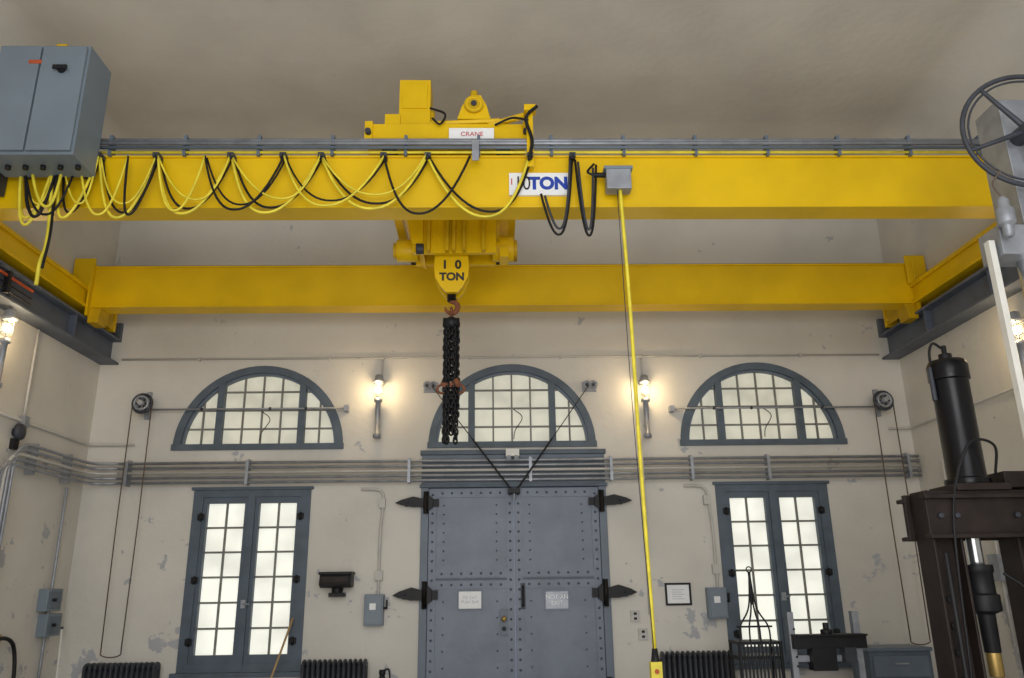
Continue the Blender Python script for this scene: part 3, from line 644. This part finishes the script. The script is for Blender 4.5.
# ---------------------------------------------------------------- equipment in front of right window
b=B('wire_rack_stand',.002); Yk=9.3; a=P(738,642,Yk);c=P(782,642,Yk)
for xx in(a.x,c.x-.03):
    for dy in(0,.35): b.box((xx,Yk+dy,0),(xx+.03,Yk+dy+.03,a.z),'dark')
for z in(a.z,a.z-.15,.5,.1): b.box((a.x-.002,Yk-.002,z-.03),(c.x+.002,Yk+.382,z+.002),'dark')
for k in range(12):
    x=a.x+(c.x-a.x)*(k+.5)/12; b.cyl((x,Yk,.1),(x,Yk,a.z),.011,'dark',6)
m_=P(757,626,Yk); tp=P(757,572,Yk)
for x in(-.17,-.06,.06,.17): b.tube(cat([(m_.x+x,Yk+.1,a.z),(m_.x+x*.9,Yk+.1,m_.z),(m_.x+x*.25,Yk+.1,m_.z+.2),(m_.x,Yk+.1,tp.z)]),.010,'dark',6)
b.tube([(m_.x,Yk+.1,tp.z-.35),(m_.x,Yk+.1,tp.z)],.016,'dark',8); b.ring((m_.x,Yk+.1,tp.z+.03),(0,1,0),.03,.008,'dark',14,5); b.box((m_.x-.2,Yk+.09,m_.z-.02),(m_.x+.2,Yk+.11,m_.z),'dark'); b.done()
b=B('pipe_bender_stand',.003); Yq=8.8
a=P(790,612,Yq);c=P(855,612,Yq)
for x in(a.x,c.x): b.box((x-.03,Yq,0),(x+.03,Yq+.03,a.z),'galv'); b.box((x-.029,Yq+.03,0),(x-.015,Yq+.1,a.z),'steelblue'); b.box((x-.08,Yq-.3,0),(x+.08,Yq+.35,.04),'galv')
zb=P(820,641,Yq).z
b.box((a.x-.02,Yq-.08,zb-.07),(c.x+.05,Yq-.0,zb+.06),'dark'); b.box((a.x-.02,Yq-.12,zb+.05),(c.x+.05,Yq+.05,zb+.07),'dark')
b.box((a.x,Yq+.002,zb-.2),(c.x,Yq+.04,zb-.14),'galv')
for k in range(5): b.cyl((a.x+.02,Yq-.01,zb+.12-k*.09),(a.x+.02,Yq,zb+.12-k*.09),.012,'dark',8)
b.lathe((a.x+.35,Yq-.02,zb+.06),(0,0,1),[(0,.06),(.05,.06),(.06,.03),(.12,.03)],'dark',14); b.box((a.x,Yq+.002,.4),(c.x,Yq+.04,.46),'galv')
b.box((a.x+.15,Yq-.1,zb-.28),(a.x+.4,Yq+.05,zb-.06),'dark'); b.box((c.x-.2,Yq-.1,zb-.2),(c.x-.08,Yq+.05,zb-.06),'iron'); b.done()
b=B('work_cabinet',.006); a=P(868,648,9.6);c=P(930,648,9.6); b.box((a.x,9.6,.06),(c.x,10.1,a.z-.04),'frame'); b.box((a.x-.02,9.58,a.z-.04),(c.x+.02,10.12,a.z),'steelblue')
for k in range(3): b.box((a.x+.04,9.585,.15+k*.27),(c.x-.04,9.6,.37+k*.27),'steelblue'); b.box(((a.x+c.x)/2-.08,9.565,.28+k*.27),((a.x+c.x)/2+.08,9.585,.30+k*.27),'galv')
b.box((a.x+.02,9.62,0),(c.x-.02,10.08,.06),'dark'); b.done()
# ---------------------------------------------------------------- lighting
def area(nm,loc,tgt,sx,sy,e,col):
    L=bpy.data.lights.new(nm,'AREA'); L.shape='RECTANGLE'; L.size=sx; L.size_y=sy; L.energy=e; L.color=col
    o=bpy.data.objects.new(nm,L); o.location=loc; o.rotation_euler=(Vector(tgt)-Vector(loc)).to_track_quat('-Z','Y').to_euler(); bpy.context.collection.objects.link(o)
area('hall_fill',(0,-3.7,3.0),(0,10,4.2),6,2.6,320,(.97,.98,1))  # unseen soft fill added behind the camera; the wall there has no window
area('upper_wall_fill',(0,-3.6,6.4),(0,10,6.8),8,1.2,220,(.90,.94,1))  # added fill to brighten the upper wall behind the girders; no clerestory exists
area('ceiling_fill',(0,1.5,.9),(0,5.5,8),6,4,150,(1,.96,.9))  # unseen fill added low and aimed up to lift the ceiling; no real fitting
w=bpy.data.worlds.new('world'); bpy.context.scene.world=w; w.use_nodes=True; w.node_tree.nodes['Background'].inputs[0].default_value=(.6,.7,.9,1); w.node_tree.nodes['Background'].inputs[1].default_value=.3
bpy.context.scene.view_settings.view_transform='Standard'
